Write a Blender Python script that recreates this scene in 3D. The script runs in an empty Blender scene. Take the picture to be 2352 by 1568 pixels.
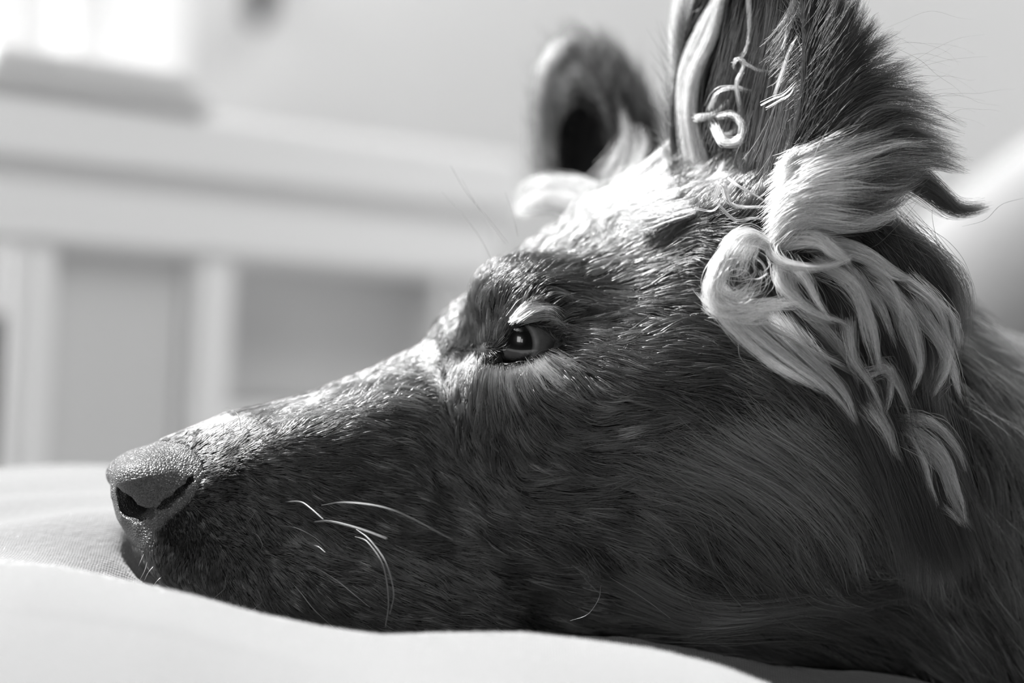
import bpy, bmesh, math, random
import numpy as np
from mathutils import Vector, Matrix

sc = bpy.context.scene
rng = np.random.default_rng(7)
random.seed(7)

# ------------------------------------------------------------------ camera, world, sun, exposure
FPX = 85.0 / 36.0 * 2352.0
ROLL = math.radians(3.0)
RX = np.array([math.cos(ROLL), 0, math.sin(ROLL)])     # picture right
UP = np.array([-math.sin(ROLL), 0, math.cos(ROLL)])    # picture up
FW = np.array([0, 1.0, 0])
cam = bpy.data.cameras.new('camera')
cam.lens = 85; cam.sensor_width = 36; cam.clip_start = 0.02; cam.clip_end = 50
cam.dof.use_dof = True
cam.dof.focus_distance = 0.663
cam.dof.aperture_fstop = 4.2
cam.dof.aperture_blades = 0
co = bpy.data.objects.new('camera', cam); sc.collection.objects.link(co)
co.matrix_world = Matrix(((RX[0], UP[0], 0, 0), (0, 0, -1, 0), (RX[2], UP[2], 0, 0), (0, 0, 0, 1)))
sc.camera = co

w = bpy.data.worlds.new('World'); sc.world = w; w.use_nodes = True
bgn = w.node_tree.nodes['Background']
bgn.inputs[0].default_value = (1, 1, 1, 1); bgn.inputs[1].default_value = 0.04

def light(name, kind, loc, direction, energy, **kw):
    l = bpy.data.lights.new(name, kind); l.energy = energy
    for k, v in kw.items(): setattr(l, k, v)
    o = bpy.data.objects.new(name, l); sc.collection.objects.link(o)
    o.location = loc
    o.rotation_euler = Vector(direction).to_track_quat('-Z', 'Y').to_euler()
    return o
light('added_overhead_light', 'AREA', (.50, .22, 1.30), (-.35, .30, -1.2), 2.2, shape='RECTANGLE', size=.5, size_y=.35)  # added unseen overhead lamp, gives sheen to the cheek fur
SUN = np.array([-0.60, 0.13, 0.79]); SUN /= np.linalg.norm(SUN)
light('sun', 'SUN', (-2, 1, 3), -SUN, 20.0, angle=math.radians(5))
# added unseen area lights brighten wall and desk behind the dog, left and overhead
light('added_side_light', 'AREA', (-1.7, 1.25, .75), (1, .50, -.25), 16, shape='RECTANGLE', size=1.2, size_y=1.0)
light('added_overhead_light', 'AREA', (.9, .95, 1.75), (-.25, .75, -.75), 29, shape='RECTANGLE', size=1.2, size_y=1.0)
# daylight through the two sashes of a window behind the photographer
def pane_light(c, w_, h_, power):
    c = c[0] * RX + c[1] * FW + c[2] * UP
    light('window_daylight', 'AREA', c, Vector((.0, .66, 0)) - Vector(c), power, shape='RECTANGLE', size=w_, size_y=h_)
pane_light((-.46, -.42, .42), .30, .38, 3.3)
pane_light((-.22, -.47, .33), .12, .24, .65)

sc.view_settings.view_transform = 'Standard'; sc.view_settings.look = 'None'
sc.view_settings.exposure = 0.0; sc.view_settings.gamma = 1.0
sc.view_settings.use_curve_mapping = False
cy = sc.cycles
cy.max_bounces = 8; cy.diffuse_bounces = 3; cy.glossy_bounces = 3; cy.transmission_bounces = 8
cy.transparent_max_bounces = 8; cy.caustics_reflective = False; cy.caustics_refractive = False
cy.sample_clamp_indirect = 4.0

# ------------------------------------------------------------------ helpers
def Q(u, v, d):            # pixel + distance -> picture-aligned metres (x right, y away, z up)
    return np.array([(u - 1176.0) / FPX * d, d, (784.0 - v) / FPX * d])
def W(q):                  # picture-aligned -> world
    q = np.asarray(q, float)
    return q[..., 0:1] * RX + q[..., 1:2] * FW + q[..., 2:3] * UP

def props(o, label=None, cat=None, group=None, kind=None):
    if label: o['label'] = label
    if cat: o['category'] = cat
    if group: o['group'] = group
    if kind: o['kind'] = kind
    return o
def link(name, data, mat=None, parent=None):
    o = bpy.data.objects.new(name, data); sc.collection.objects.link(o)
    if mat is not None: data.materials.append(mat)
    if parent is not None: o.parent = parent
    return o
def empty(name, loc):
    o = bpy.data.objects.new(name, None); sc.collection.objects.link(o)
    o.location = loc; o.empty_display_size = .02
    return o
def mesh_np(name, verts, faces, mat=None, parent=None, origin=(0, 0, 0), smooth=True):
    me = bpy.data.meshes.new(name)
    verts = np.asarray(verts, np.float64) - np.asarray(origin)
    me.from_pydata([tuple(x) for x in verts.tolist()], [], [tuple(f) for f in np.asarray(faces).tolist()] if isinstance(faces, np.ndarray) else faces)
    me.update()
    if smooth: me.polygons.foreach_set('use_smooth', [True] * len(me.polygons))
    return link(name, me, mat, parent)

def node_mat(name, color, rough=.5, spec=.5, **kw):
    m = bpy.data.materials.new(name); m.use_nodes = True
    b = m.node_tree.nodes['Principled BSDF']
    b.inputs['Base Color'].default_value = (color, color, color, 1)
    b.inputs['Roughness'].default_value = rough
    b.inputs['Specular IOR Level'].default_value = spec
    for k, v in kw.items(): b.inputs[k].default_value = v
    return m
def add_noise(m, scale, lo, hi, bump=0., dist=.001, detail=4):
    nt = m.node_tree; b = nt.nodes['Principled BSDF']
    tc = nt.nodes.new('ShaderNodeTexCoord'); n = nt.nodes.new('ShaderNodeTexNoise')
    n.inputs['Scale'].default_value = scale; n.inputs['Detail'].default_value = detail
    nt.links.new(tc.outputs['Object'], n.inputs['Vector'])
    mr = nt.nodes.new('ShaderNodeMapRange'); mr.inputs[1].default_value = .3; mr.inputs[2].default_value = .7
    mr.inputs[3].default_value = lo; mr.inputs[4].default_value = hi
    nt.links.new(n.outputs[0], mr.inputs[0]); nt.links.new(mr.outputs[0], b.inputs['Base Color'])
    if bump:
        bp = nt.nodes.new('ShaderNodeBump'); bp.inputs['Strength'].default_value = bump; bp.inputs['Distance'].default_value = dist
        nt.links.new(n.outputs[0], bp.inputs['Height']); nt.links.new(bp.outputs[0], b.inputs['Normal'])
    return m

def hair_mat(name, rough=.35, rad=.5, coat=0.0, gain=1.0, ior=1.5):
    m = bpy.data.materials.new(name); m.use_nodes = True; nt = m.node_tree
    nt.nodes.clear()
    out = nt.nodes.new('ShaderNodeOutputMaterial'); h = nt.nodes.new('ShaderNodeBsdfHairPrincipled')
    h.parametrization = 'COLOR'
    at = nt.nodes.new('ShaderNodeAttribute'); at.attribute_name = 'tone'
    mul = nt.nodes.new('ShaderNodeMath'); mul.operation = 'MULTIPLY'; mul.inputs[1].default_value = gain
    nt.links.new(at.outputs['Fac'], mul.inputs[0])
    nt.links.new(mul.outputs[0], h.inputs['Color'])
    h.inputs['Roughness'].default_value = rough; h.inputs['Radial Roughness'].default_value = rad
    h.inputs['Coat'].default_value = coat; h.inputs['IOR'].default_value = ior
    nt.links.new(h.outputs[0], out.inputs['Surface'])
    return m

def make_hair(name, P, rad, tone, mat, parent, origin, tip=.25):
    n, k, _ = P.shape
    P = W(P) - origin
    c = bpy.data.hair_curves.new(name); c.add_curves([k] * n)
    c.attributes['position'].data.foreach_set('vector', P.astype(np.float32).ravel())
    t = np.linspace(0, 1, k)
    prof = np.minimum(1, .55 + 2.5 * t) * (1 - (1 - tip) * np.clip((t - .45) / .55, 0, 1) ** 1.2)
    r = (np.broadcast_to(np.asarray(rad, float).reshape(-1, 1), (n, k)) * prof).astype(np.float32)
    ra = c.attributes.get('radius') or c.attributes.new('radius', 'FLOAT', 'POINT')
    ra.data.foreach_set('value', r.ravel())
    ta = c.attributes.new('tone', 'FLOAT', 'CURVE')
    ta.data.foreach_set('value', np.broadcast_to(np.asarray(tone, float), (n,)).astype(np.float32))
    return link(name, c, mat, parent)

# ------------------------------------------------------------------ dog head: frame and signed distance field
TH = math.radians(17)
EA = np.array([math.cos(TH), math.sin(TH), 0]); EY = np.array([math.sin(TH), -math.cos(TH), 0]); EZ = np.array([0, 0, 1.])
N0 = Q(256, 1110, .672)
def H(u, v, y=0.):         # pixel on the plane y metres to the near side of the head's midline -> (a, y, b)
    r = np.array([(u - 1176.) / FPX, 1, (784. - v) / FPX])
    t = (y + N0 @ EY) / (r @ EY)
    d = r * t - N0
    return np.array([d @ EA, y, d @ EZ])
def q2h(q): d = q - N0; return np.stack([d @ EA, d @ EY, d @ EZ], -1)
def h2q(h): return N0 + h[..., 0:1] * EA + h[..., 1:2] * EY + h[..., 2:3] * EZ

top_px = [(258,1085),(272,1063),(300,1043),(340,1028),(420,996),(520,956),(620,935),(700,915),(780,887),(870,848),(940,815),(985,785),
          (1010,755),(1045,722),(1090,682),(1150,634),(1200,592),(1300,522),(1400,452),(1500,404),(1620,375),(1720,375),(1850,425),(2000,540),(2150,720),(2352,890),(2800,1040)]
bot_px = [(258,1140),(272,1190),(300,1235),(335,1275),(370,1305),(430,1345),(520,1385),(700,1440),(1000,1490),(1400,1520),(1800,1610),(2352,1750),(2800,1800)]
wid_px = [(256,.0),(258,.35),(270,.85),(300,1.3),(340,1.65),(400,1.85),(520,2.05),(700,2.3),(880,2.5),(980,2.7),(1100,3.3),(1250,4.1),(1450,5.0),(1650,5.5),(1900,5.6),(2200,6.0),(2800,7.5)]
TA = np.array([H(u, v)[[0, 2]] for u, v in top_px]); BA = np.array([H(u, v)[[0, 2]] for u, v in bot_px])
WA = np.array([(H(u, 900)[0], y / 100) for u, y in wid_px])
def smin(a, b, k):
    h = np.clip(.5 + .5 * (b - a) / k, 0, 1); return b + (a - b) * h - k * h * (1 - h)
def smax(a, b, k): return -smin(-a, -b, k)
def ell(h, c, r, sym=True):
    y = np.abs(h[:, 1]) if sym else h[:, 1]
    x = (h[:, 0] - c[0]) / r[0]; yy = (y - c[1]) / r[1]; z = (h[:, 2] - c[2]) / r[2]
    k0 = np.sqrt(x * x + yy * yy + z * z) + 1e-9
    k1 = np.sqrt((x / r[0]) ** 2 + (yy / r[1]) ** 2 + (z / r[2]) ** 2) + 1e-9
    return k0 * (k0 - 1) / k1
def cap(h, A, B, ra, rb, sym=True):
    p = np.stack([h[:, 0], np.abs(h[:, 1]) if sym else h[:, 1], h[:, 2]], -1)
    A = np.asarray(A); B = np.asarray(B); ba = B - A
    t = np.clip(((p - A) @ ba) / (ba @ ba), 0, 1)
    return np.linalg.norm(p - A - t[:, None] * ba, axis=1) - (ra + (rb - ra) * t)
EYE_C = H(1216, 794, .0285); EYE_R = .0112
alm_px = [(1120,833),(1152,804),(1172,752),(1200,742),(1240,752),(1278,786),(1262,806),(1230,822),(1195,838),(1160,838)]
ALM = np.array([H(u, v, .036)[[0, 2]] for u, v in alm_px])
def poly_sd(x, z, P):
    d = np.full(x.shape, 1e9); s = np.ones(x.shape); n = len(P)
    for i in range(n):
        a = P[i]; b = P[i - 1]; e = b - a; wx = x - a[0]; wz = z - a[1]
        t = np.clip((wx * e[0] + wz * e[1]) / (e @ e), 0, 1)
        d = np.minimum(d, (wx - e[0] * t) ** 2 + (wz - e[1] * t) ** 2)
        c1 = z >= a[1]; c2 = z < b[1]; c3 = e[0] * wz > e[1] * wx
        flip = (c1 & c2 & c3) | (~c1 & ~c2 & ~c3)
        s = np.where(flip, -s, s)
    return s * np.sqrt(d)
class Ear:
    def __init__(s, c, wd, ld, r, shift=.95, inner=.86, taper=.25):
        s.c = np.asarray(c); s.l = np.asarray(ld, float); s.l /= np.linalg.norm(s.l)
        wd = np.asarray(wd, float); wd -= wd @ s.l * s.l; s.w = wd / np.linalg.norm(wd)
        s.o = np.cross(s.w, s.l)
        if s.o[0] > 0: s.o = -s.o
        s.r = r; s.shift = shift; s.inner = inner; s.taper = taper
    def loc(s, q):
        d = q - s.c; return d @ s.w, d @ s.o, d @ s.l
    def sd(s, q):
        x, y, z = s.loc(q); rw, ro, rl = s.r
        tp = 1 - s.taper * np.clip(z / rl, -1, 1.2) ; 
        def e(x, y, z, rw, ro, rl):
            x = x / tp; k0 = np.sqrt((x / rw) ** 2 + (y / ro) ** 2 + (z / rl) ** 2) + 1e-9
            k1 = np.sqrt((x / rw ** 2) ** 2 + (y / ro ** 2) ** 2 + (z / rl ** 2) ** 2) + 1e-9
            return k0 * (k0 - 1) / k1
        out = e(x, y, z, rw, ro, rl)
        i = s.inner
        inn = e(x, y - ro * s.shift, z - rl * .04, rw * (i+.03), ro * (1 + s.shift * .86), rl * (i+.05))
        return smax(out, -inn, .002)
ear_n = Ear(Q(1738, 160, .684), (.62, -.78, 0), (.09, 0.04, 1), (.029, .017, .053))
ear_f = Ear(Q(1356, 292, .785), (.55, -.83, 0), (-.20, -.02, 1), (.0245, .018, .0295), taper=.22)

NOSTRIL = False
def F_h(h, q, ears=True):
    a, y, b = h[:, 0], np.abs(h[:, 1]), h[:, 2]
    T = np.interp(a, TA[:, 0], TA[:, 1]); B = np.interp(a, BA[:, 0], BA[:, 1]); Wd = np.maximum(np.interp(a, WA[:, 0], WA[:, 1]), 1e-3)
    Hh = np.maximum((T - B) / 2, 1e-3); c = (T + B) / 2
    m = np.clip(a / .09, 0, 1)
    p = 2.5 - .2 * m
    zz = np.abs(b - c) / Hh; yy = y / np.maximum(Wd, 1e-3)
    k = (zz ** p + yy ** p) ** (1 / p)
    g = np.sqrt((yy ** (p - 1) / Wd) ** 2 + (zz ** (p - 1) / Hh) ** 2) / (k ** (p - 1) + 1e-12)
    f = (k - 1) / (g + 1e-6) * .92
    f = np.maximum(f, -(a - 0.0005))
    # brow, eyeball bulge, cheekbone, masseter, lips
    far = (h[:, 1] < 0) * .011
    f = smin(f, ell(h, H(1242, 700, .024), (.0175, .012, .0100)) + far, .012)
    f = smin(f, ell(h, H(1196, 690, .020), (.0105, .011, .0085)) + far, .010)
    f = smin(f, ell(h, H(1470, 905, .035), (.036, .0165, .014)), .018)
    f = smin(f, ell(h, H(1250, 885, .0285), (.020, .009, .010)), .012)
    f = smin(f, ell(h, H(1760, 1130, .034), (.036, .024, .036)), .02)
    f = smin(f, cap(h, H(420, 1275, .0105), H(640, 1335, .0125), .0075, .0100), .010)
    f = smin(f, cap(h, H(640, 1335, .0125), H(1100, 1400, .021), .0100, .012), .010)
    f = smin(f, cap(h, H(620, 1060, .010), H(900, 980, .013), .009, .009), .010)
    # inner-corner hollow and tear groove
    f = smax(f, -ell(h, H(1075, 830, .044), (.009, .0085, .007)), .008)
    f = smax(f, -cap(h, H(1008, 850, .0345), H(1060, 1010, .0395), .0060, .006), .006)
    f = smax(f, -ell(h, H(1400, 790, .068), (.02, .012, .010)), .012)
    if NOSTRIL:
        f = smax(f, -cap(h, NDEEP[0], NDEEP[1], .0042, .0034), .0008)
        for i in range(len(NC) - 1): f = smax(f, -cap(h, NC[i], NC[i + 1] + 1e-6, NR[i] + .0004, NR[i + 1] + .0004), .0008)
    # eye ball lids and opening
    dc = np.sqrt((a - EYE_C[0]) ** 2 + (y - EYE_C[1]) ** 2 + (b - EYE_C[2]) ** 2)
    f = smin(f, dc - (EYE_R + .0012), .005)
    nr = (dc < .035) & (y > EYE_C[1])
    if nr.any():
        al = poly_sd(a[nr], b[nr], ALM)
        f[nr] = smax(f[nr], -(al - .0002), .0012)
    # neck and shoulders behind the head
    hq = q
    def ellq(c, r):
        d = (hq - c) / r; k0 = np.linalg.norm(d, axis=1) + 1e-9; k1 = np.linalg.norm(d / r, axis=1) + 1e-9
        return k0 * (k0 - 1) / k1
    f = smin(f, ellq(Q(2420, 1400, .765), np.array([.085, .075, .080])), .02)
    f = smin(f, ellq(Q(2950, 1470, .82), np.array([.15, .11, .095])), .03)
    if ears:
        f = smin(f, ear_n.sd(q), .006)
        f = smin(f, ear_f.sd(q), .006)
        f = smin(f, np.linalg.norm((q - Q(1730, 560, .690)) / np.array([1.1, 1, 1.]), axis=1) - .020, .012)
    return f
def F(q, ears=True): return F_h(q2h(q), q, ears)
def grad(fn, q, e=.0004):
    k = np.array([[1, -1, -1], [-1, -1, 1], [-1, 1, -1], [1, 1, 1.]])
    g = sum(k[i] * fn(q + e * k[i])[:, None] for i in range(4))
    return g / (np.linalg.norm(g, axis=1, keepdims=True) + 1e-12)

import openvdb as vdb
def extract(fn, lo, hi, vox, mult=6, band=2.2):
    lo = np.asarray(lo, float); hi = np.asarray(hi, float)
    n = (np.ceil((hi - lo) / (vox * mult)).astype(int)) * mult
    cc = np.stack(np.meshgrid(*[np.arange(m // mult) for m in n], indexing='ij'), -1).reshape(-1, 3)
    fc = fn(lo + (cc * mult + mult / 2) * vox)
    near = np.abs(fc) < vox * mult * band
    arr = np.repeat(np.repeat(np.repeat(fc.reshape(n // mult), mult, 0), mult, 1), mult, 2).astype(np.float32)
    off = np.stack(np.meshgrid(*[np.arange(mult)] * 3, indexing='ij'), -1).reshape(-1, 3)
    blk = cc[near]
    for s in range(0, len(blk), 3000):
        ix = (blk[s:s + 3000, None, :] * mult + off[None]).reshape(-1, 3)
        arr[ix[:, 0], ix[:, 1], ix[:, 2]] = fn(lo + ix * vox)
    arr[0] = arr[-1] = vox * 3; arr[:, 0] = arr[:, -1] = vox * 3; arr[:, :, 0] = arr[:, :, -1] = vox * 3
    g = vdb.FloatGrid(vox * 3); g.copyFromArray(np.clip(arr, -vox * 3, vox * 3))
    pts, quads = g.convertToQuads(0.0)
    return lo + pts.astype(float) * vox, quads[:, ::-1]

def hit(u, v, inset=0., it=60):       # first point of the head seen at a pixel
    r = np.array([(u - 1176.) / FPX, 1, (784. - v) / FPX]); d = .60
    for _ in range(it):
        f = F((r * d)[None], False)[0]; d += max(f, -.002) * .7
    return q2h((r * (d + inset))[None])[0]
NC = np.array([hit(u, v, i_) for u, v, i_ in [(290,1134,.0026),(303,1152,.0032),(325,1176,.0022),(352,1178,.0012),(384,1156,.0010),(415,1130,.0010),(438,1104,.0010),(446,1086,.0008)]])
NDEEP = (hit(306, 1152, .0045), hit(338, 1146, .0125))
NR = np.array([.0030, .0042, .0028, .0016, .0014, .0014, .0012, .0006])
M_skin = node_mat('dog_skin', .014, .85, .1)
M_fur = hair_mat('short_dark_fur', .22, .40, ior=1.62)
M_long = hair_mat('ear_fringe_fur', .40, .55)

ORG = W(Q(1500, 1500, .72)).ravel()
dog = empty('dog', ORG)
props(dog, 'dark long-haired dog resting its chin on the pale cushion, ears pricked', 'dog')
NOSTRIL = True
verts, faces = extract(F, (-.125, .60, -.150), (.330, .93, .135), .0010)
body = mesh_np('body', W(verts), faces, M_skin, dog, ORG)

# ------------------------------------------------------------------ nose
def nose_px(u, v, y): return H(u, v, y)
def nose_f(q):
    h = q2h(q)
    a = h[:, 0]
    f = F_h(h, q, False) - .0006
    # leather pad region: limited towards the back by a slanted boundary
    yb = np.abs(h[:, 1])
    lim = poly_sd(h[:, 0], h[:, 2], NPOLY)
    f = smax(f, lim, .002)
    f = smin(f, smax(ell(h, H(350, 1095, .0085), (.0105, .0095, .0065)), lim, .002), .003)
    f = smax(f, -cap(h, NDEEP[0], NDEEP[1], .0036, .0030), .0008)
    for i in range(len(NC) - 1):
        f = smax(f, -cap(h, NC[i], NC[i + 1] + 1e-6, NR[i], NR[i + 1]), .0008)
    return f
NPOLY = np.array([H(u, v)[[0, 2]] for u, v in [(200,1000),(330,1000),(412,1008),(444,1042),(453,1088),(416,1148),(370,1186),(345,1215),(325,1262),(200,1300)]])
M_nose = node_mat('nose_leather', .042, .42, .75)
nt = M_nose.node_tree; b = nt.nodes['Principled BSDF']
tc = nt.nodes.new('ShaderNodeTexCoord'); vo = nt.nodes.new('ShaderNodeTexVoronoi'); vo.feature = 'DISTANCE_TO_EDGE'
vo.inputs['Scale'].default_value = 1350
nz = nt.nodes.new('ShaderNodeTexNoise'); nz.inputs['Scale'].default_value = 500
mp = nt.nodes.new('ShaderNodeVectorMath'); mp.operation = 'SCALE'; mp.inputs['Scale'].default_value = .0012
ad = nt.nodes.new('ShaderNodeVectorMath'); ad.operation = 'ADD'
nt.links.new(tc.outputs['Object'], nz.inputs['Vector']); nt.links.new(nz.outputs['Color'], mp.inputs[0])
nt.links.new(tc.outputs['Object'], ad.inputs[0]); nt.links.new(mp.outputs[0], ad.inputs[1]); nt.links.new(ad.outputs[0], vo.inputs['Vector'])
mr = nt.nodes.new('ShaderNodeMapRange'); mr.inputs[2].default_value = .35; mr.interpolation_type = 'SMOOTHSTEP'
nt.links.new(vo.outputs['Distance'], mr.inputs[0])
bp = nt.nodes.new('ShaderNodeBump'); bp.inputs['Strength'].default_value = .8; bp.inputs['Distance'].default_value = .0003
nt.links.new(mr.outputs[0], bp.inputs['Height']); nt.links.new(bp.outputs[0], b.inputs['Normal'])
hv = N0
nv, nf = extract(nose_f, (N0[0] - .004, N0[1] - .026, N0[2] - .024), (N0[0] + .032, N0[1] + .024, N0[2] + .020), .00035, mult=6)
nose = mesh_np('nose', W(nv), nf, M_nose, dog, ORG)
props(nose, 'pebbled black nose leather')

# ------------------------------------------------------------------ eyes
def tube(name, pts, rads, mat, parent, n=8):
    vs = []; fs = []
    for i, p in enumerate(pts):
        t = pts[min(i + 1, len(pts) - 1)] - pts[max(i - 1, 0)]; t /= np.linalg.norm(t) + 1e-12
        a = np.cross(t, [0, 1, .3]); a /= np.linalg.norm(a) + 1e-12; b_ = np.cross(t, a)
        for j in range(n):
            an = 2 * math.pi * j / n; vs.append(p + rads[i] * (math.cos(an) * a + math.sin(an) * b_))
    for i in range(len(pts) - 1):
        for j in range(n): fs.append((i * n + j, i * n + (j + 1) % n, (i + 1) * n + (j + 1) % n, (i + 1) * n + j))
    fs.append(tuple(range(n - 1, -1, -1))); fs.append(tuple(range((len(pts) - 1) * n, len(pts) * n)))
    return mesh_np(name, vs, fs, mat, parent)
def uv_sphere(c, r, M=None, n=48, m=32, bulge=None):
    vs = []; fs = []
    for i in range(m + 1):
        t = math.pi * i / m
        for j in range(n):
            p = 2 * math.pi * j / n
            vs.append((math.sin(t) * math.cos(p), math.sin(t) * math.sin(p), math.cos(t)))
    vs = np.array(vs)
    for i in range(m):
        for j in range(n):
            fs.append((i * n + j, i * n + (j + 1) % n, (i + 1) * n + (j + 1) % n, (i + 1) * n + j))
    return vs, fs
M_eye = node_mat('eye_iris', .05, .25, .5)
nt = M_eye.node_tree; b = nt.nodes['Principled BSDF']
tc = nt.nodes.new('ShaderNodeTexCoord'); sep = nt.nodes.new('ShaderNodeSeparateXYZ'); nt.links.new(tc.outputs['Object'], sep.inputs[0])
ramp = nt.nodes.new('ShaderNodeValToRGB')
# local z of the eye points along the gaze; pupil, iris, dark limbus, sclera
mr = nt.nodes.new('ShaderNodeMapRange'); mr.inputs[1].default_value = .3; mr.inputs[2].default_value = 1.0
nt.links.new(sep.outputs['Z'], mr.inputs[0]); nt.links.new(mr.outputs[0], ramp.inputs[0])
el = ramp.color_ramp.elements
el[0].position = 0; el[0].color = (.05, .05, .05, 1)
el[1].position = 1; el[1].color = (.003, .003, .003, 1)
for p, c in ((.40, .07), (.62, .09), (.74, .20), (.80, .10), (.845, .006)):
    e = el.new(p); e.color = (c, c, c, 1)
nz = nt.nodes.new('ShaderNodeTexNoise'); nz.inputs['Scale'].default_value = 6
mx = nt.nodes.new('ShaderNodeMix'); mx.data_type = 'RGBA'; mx.blend_type = 'MULTIPLY'; mx.inputs[0].default_value = .6
nt.links.new(tc.outputs['Object'], nz.inputs['Vector'])
nt.links.new(ramp.outputs[0], mx.inputs[6]); nt.links.new(nz.outputs[0], mx.inputs[7]); nt.links.new(mx.outputs[2], b.inputs['Base Color'])
b.inputs['Specular IOR Level'].default_value = .15; b.inputs['Coat Weight'].default_value = 1; b.inputs['Coat Roughness'].default_value = .02; b.inputs['Coat IOR'].default_value = 1.42
for side in (1, -1):
    hc = EYE_C.copy(); hc[1] *= side
    cq = h2q(hc[None])[0]
    gaze_h = np.array([-.71, .70 * side, .04]); gq = gaze_h[0] * EA + gaze_h[1] * EY + gaze_h[2] * EZ
    gw = Vector(W(gq).ravel())
    vs, fs = uv_sphere(None, 1)
    k_ = np.clip((vs[:, 2] - .70) / .30, 0, 1); vs = vs * (1 + .09 * (k_ * k_ * (3 - 2 * k_)))[:, None]
    me = bpy.data.meshes.new('eyeball'); me.from_pydata([tuple(v) for v in vs.tolist()], [], fs); me.polygons.foreach_set('use_smooth', [True] * len(fs))
    eye = link('eyeball', me, M_eye, dog)
    eye.location = Vector((W(cq).ravel() - ORG)); eye.scale = (EYE_R,) * 3
    eye.rotation_euler = gw.to_track_quat('Z', 'Y').to_euler()
    vsd, fsd = uv_sphere(None, 1, n=24, m=16)
    tc_ = H(1142, 816, .0288); tc_[1] *= side
    o = mesh_np('third_eyelid', np.asarray(vsd) * .0058 + W(h2q(tc_[None])[0]).ravel() - ORG, fsd, bpy.data.materials.get('third_eyelid_skin') or node_mat('third_eyelid_skin', .008, .6, .2), dog)
    # wet dark lid margins: upper and lower, tubes lying on the ball
    M_lid = bpy.data.materials.get('lid_margin') or node_mat('lid_margin', .008, .7, .12)
    for nm, ids in (('upper_eyelid', [0, 1, 2, 3, 4, 5]), ('lower_eyelid', [5, 6, 7, 8, 9, 0])):
        pl = ALM[ids]
        t = np.linspace(0, len(ids) - 1, 40); pa = np.interp(t, range(len(ids)), pl[:, 0]); pb = np.interp(t, range(len(ids)), pl[:, 1])
        ker = np.ones(5) / 5; pa[2:-2] = np.convolve(pa, ker, 'valid'); pb[2:-2] = np.convolve(pb, ker, 'valid')
        rr = (EYE_R + .0009) ** 2 - (pa - EYE_C[0]) ** 2 - (pb - EYE_C[2]) ** 2
        py = EYE_C[1] + np.sqrt(np.maximum(rr, (.0065) ** 2))
        pts = W(h2q(np.stack([pa, py * side, pb], -1))) - ORG
        tube(nm, pts, [(.0004) * (.2 + 1.0 * math.sin(math.pi * i / 39)) for i in range(40)], M_lid, dog)

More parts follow.
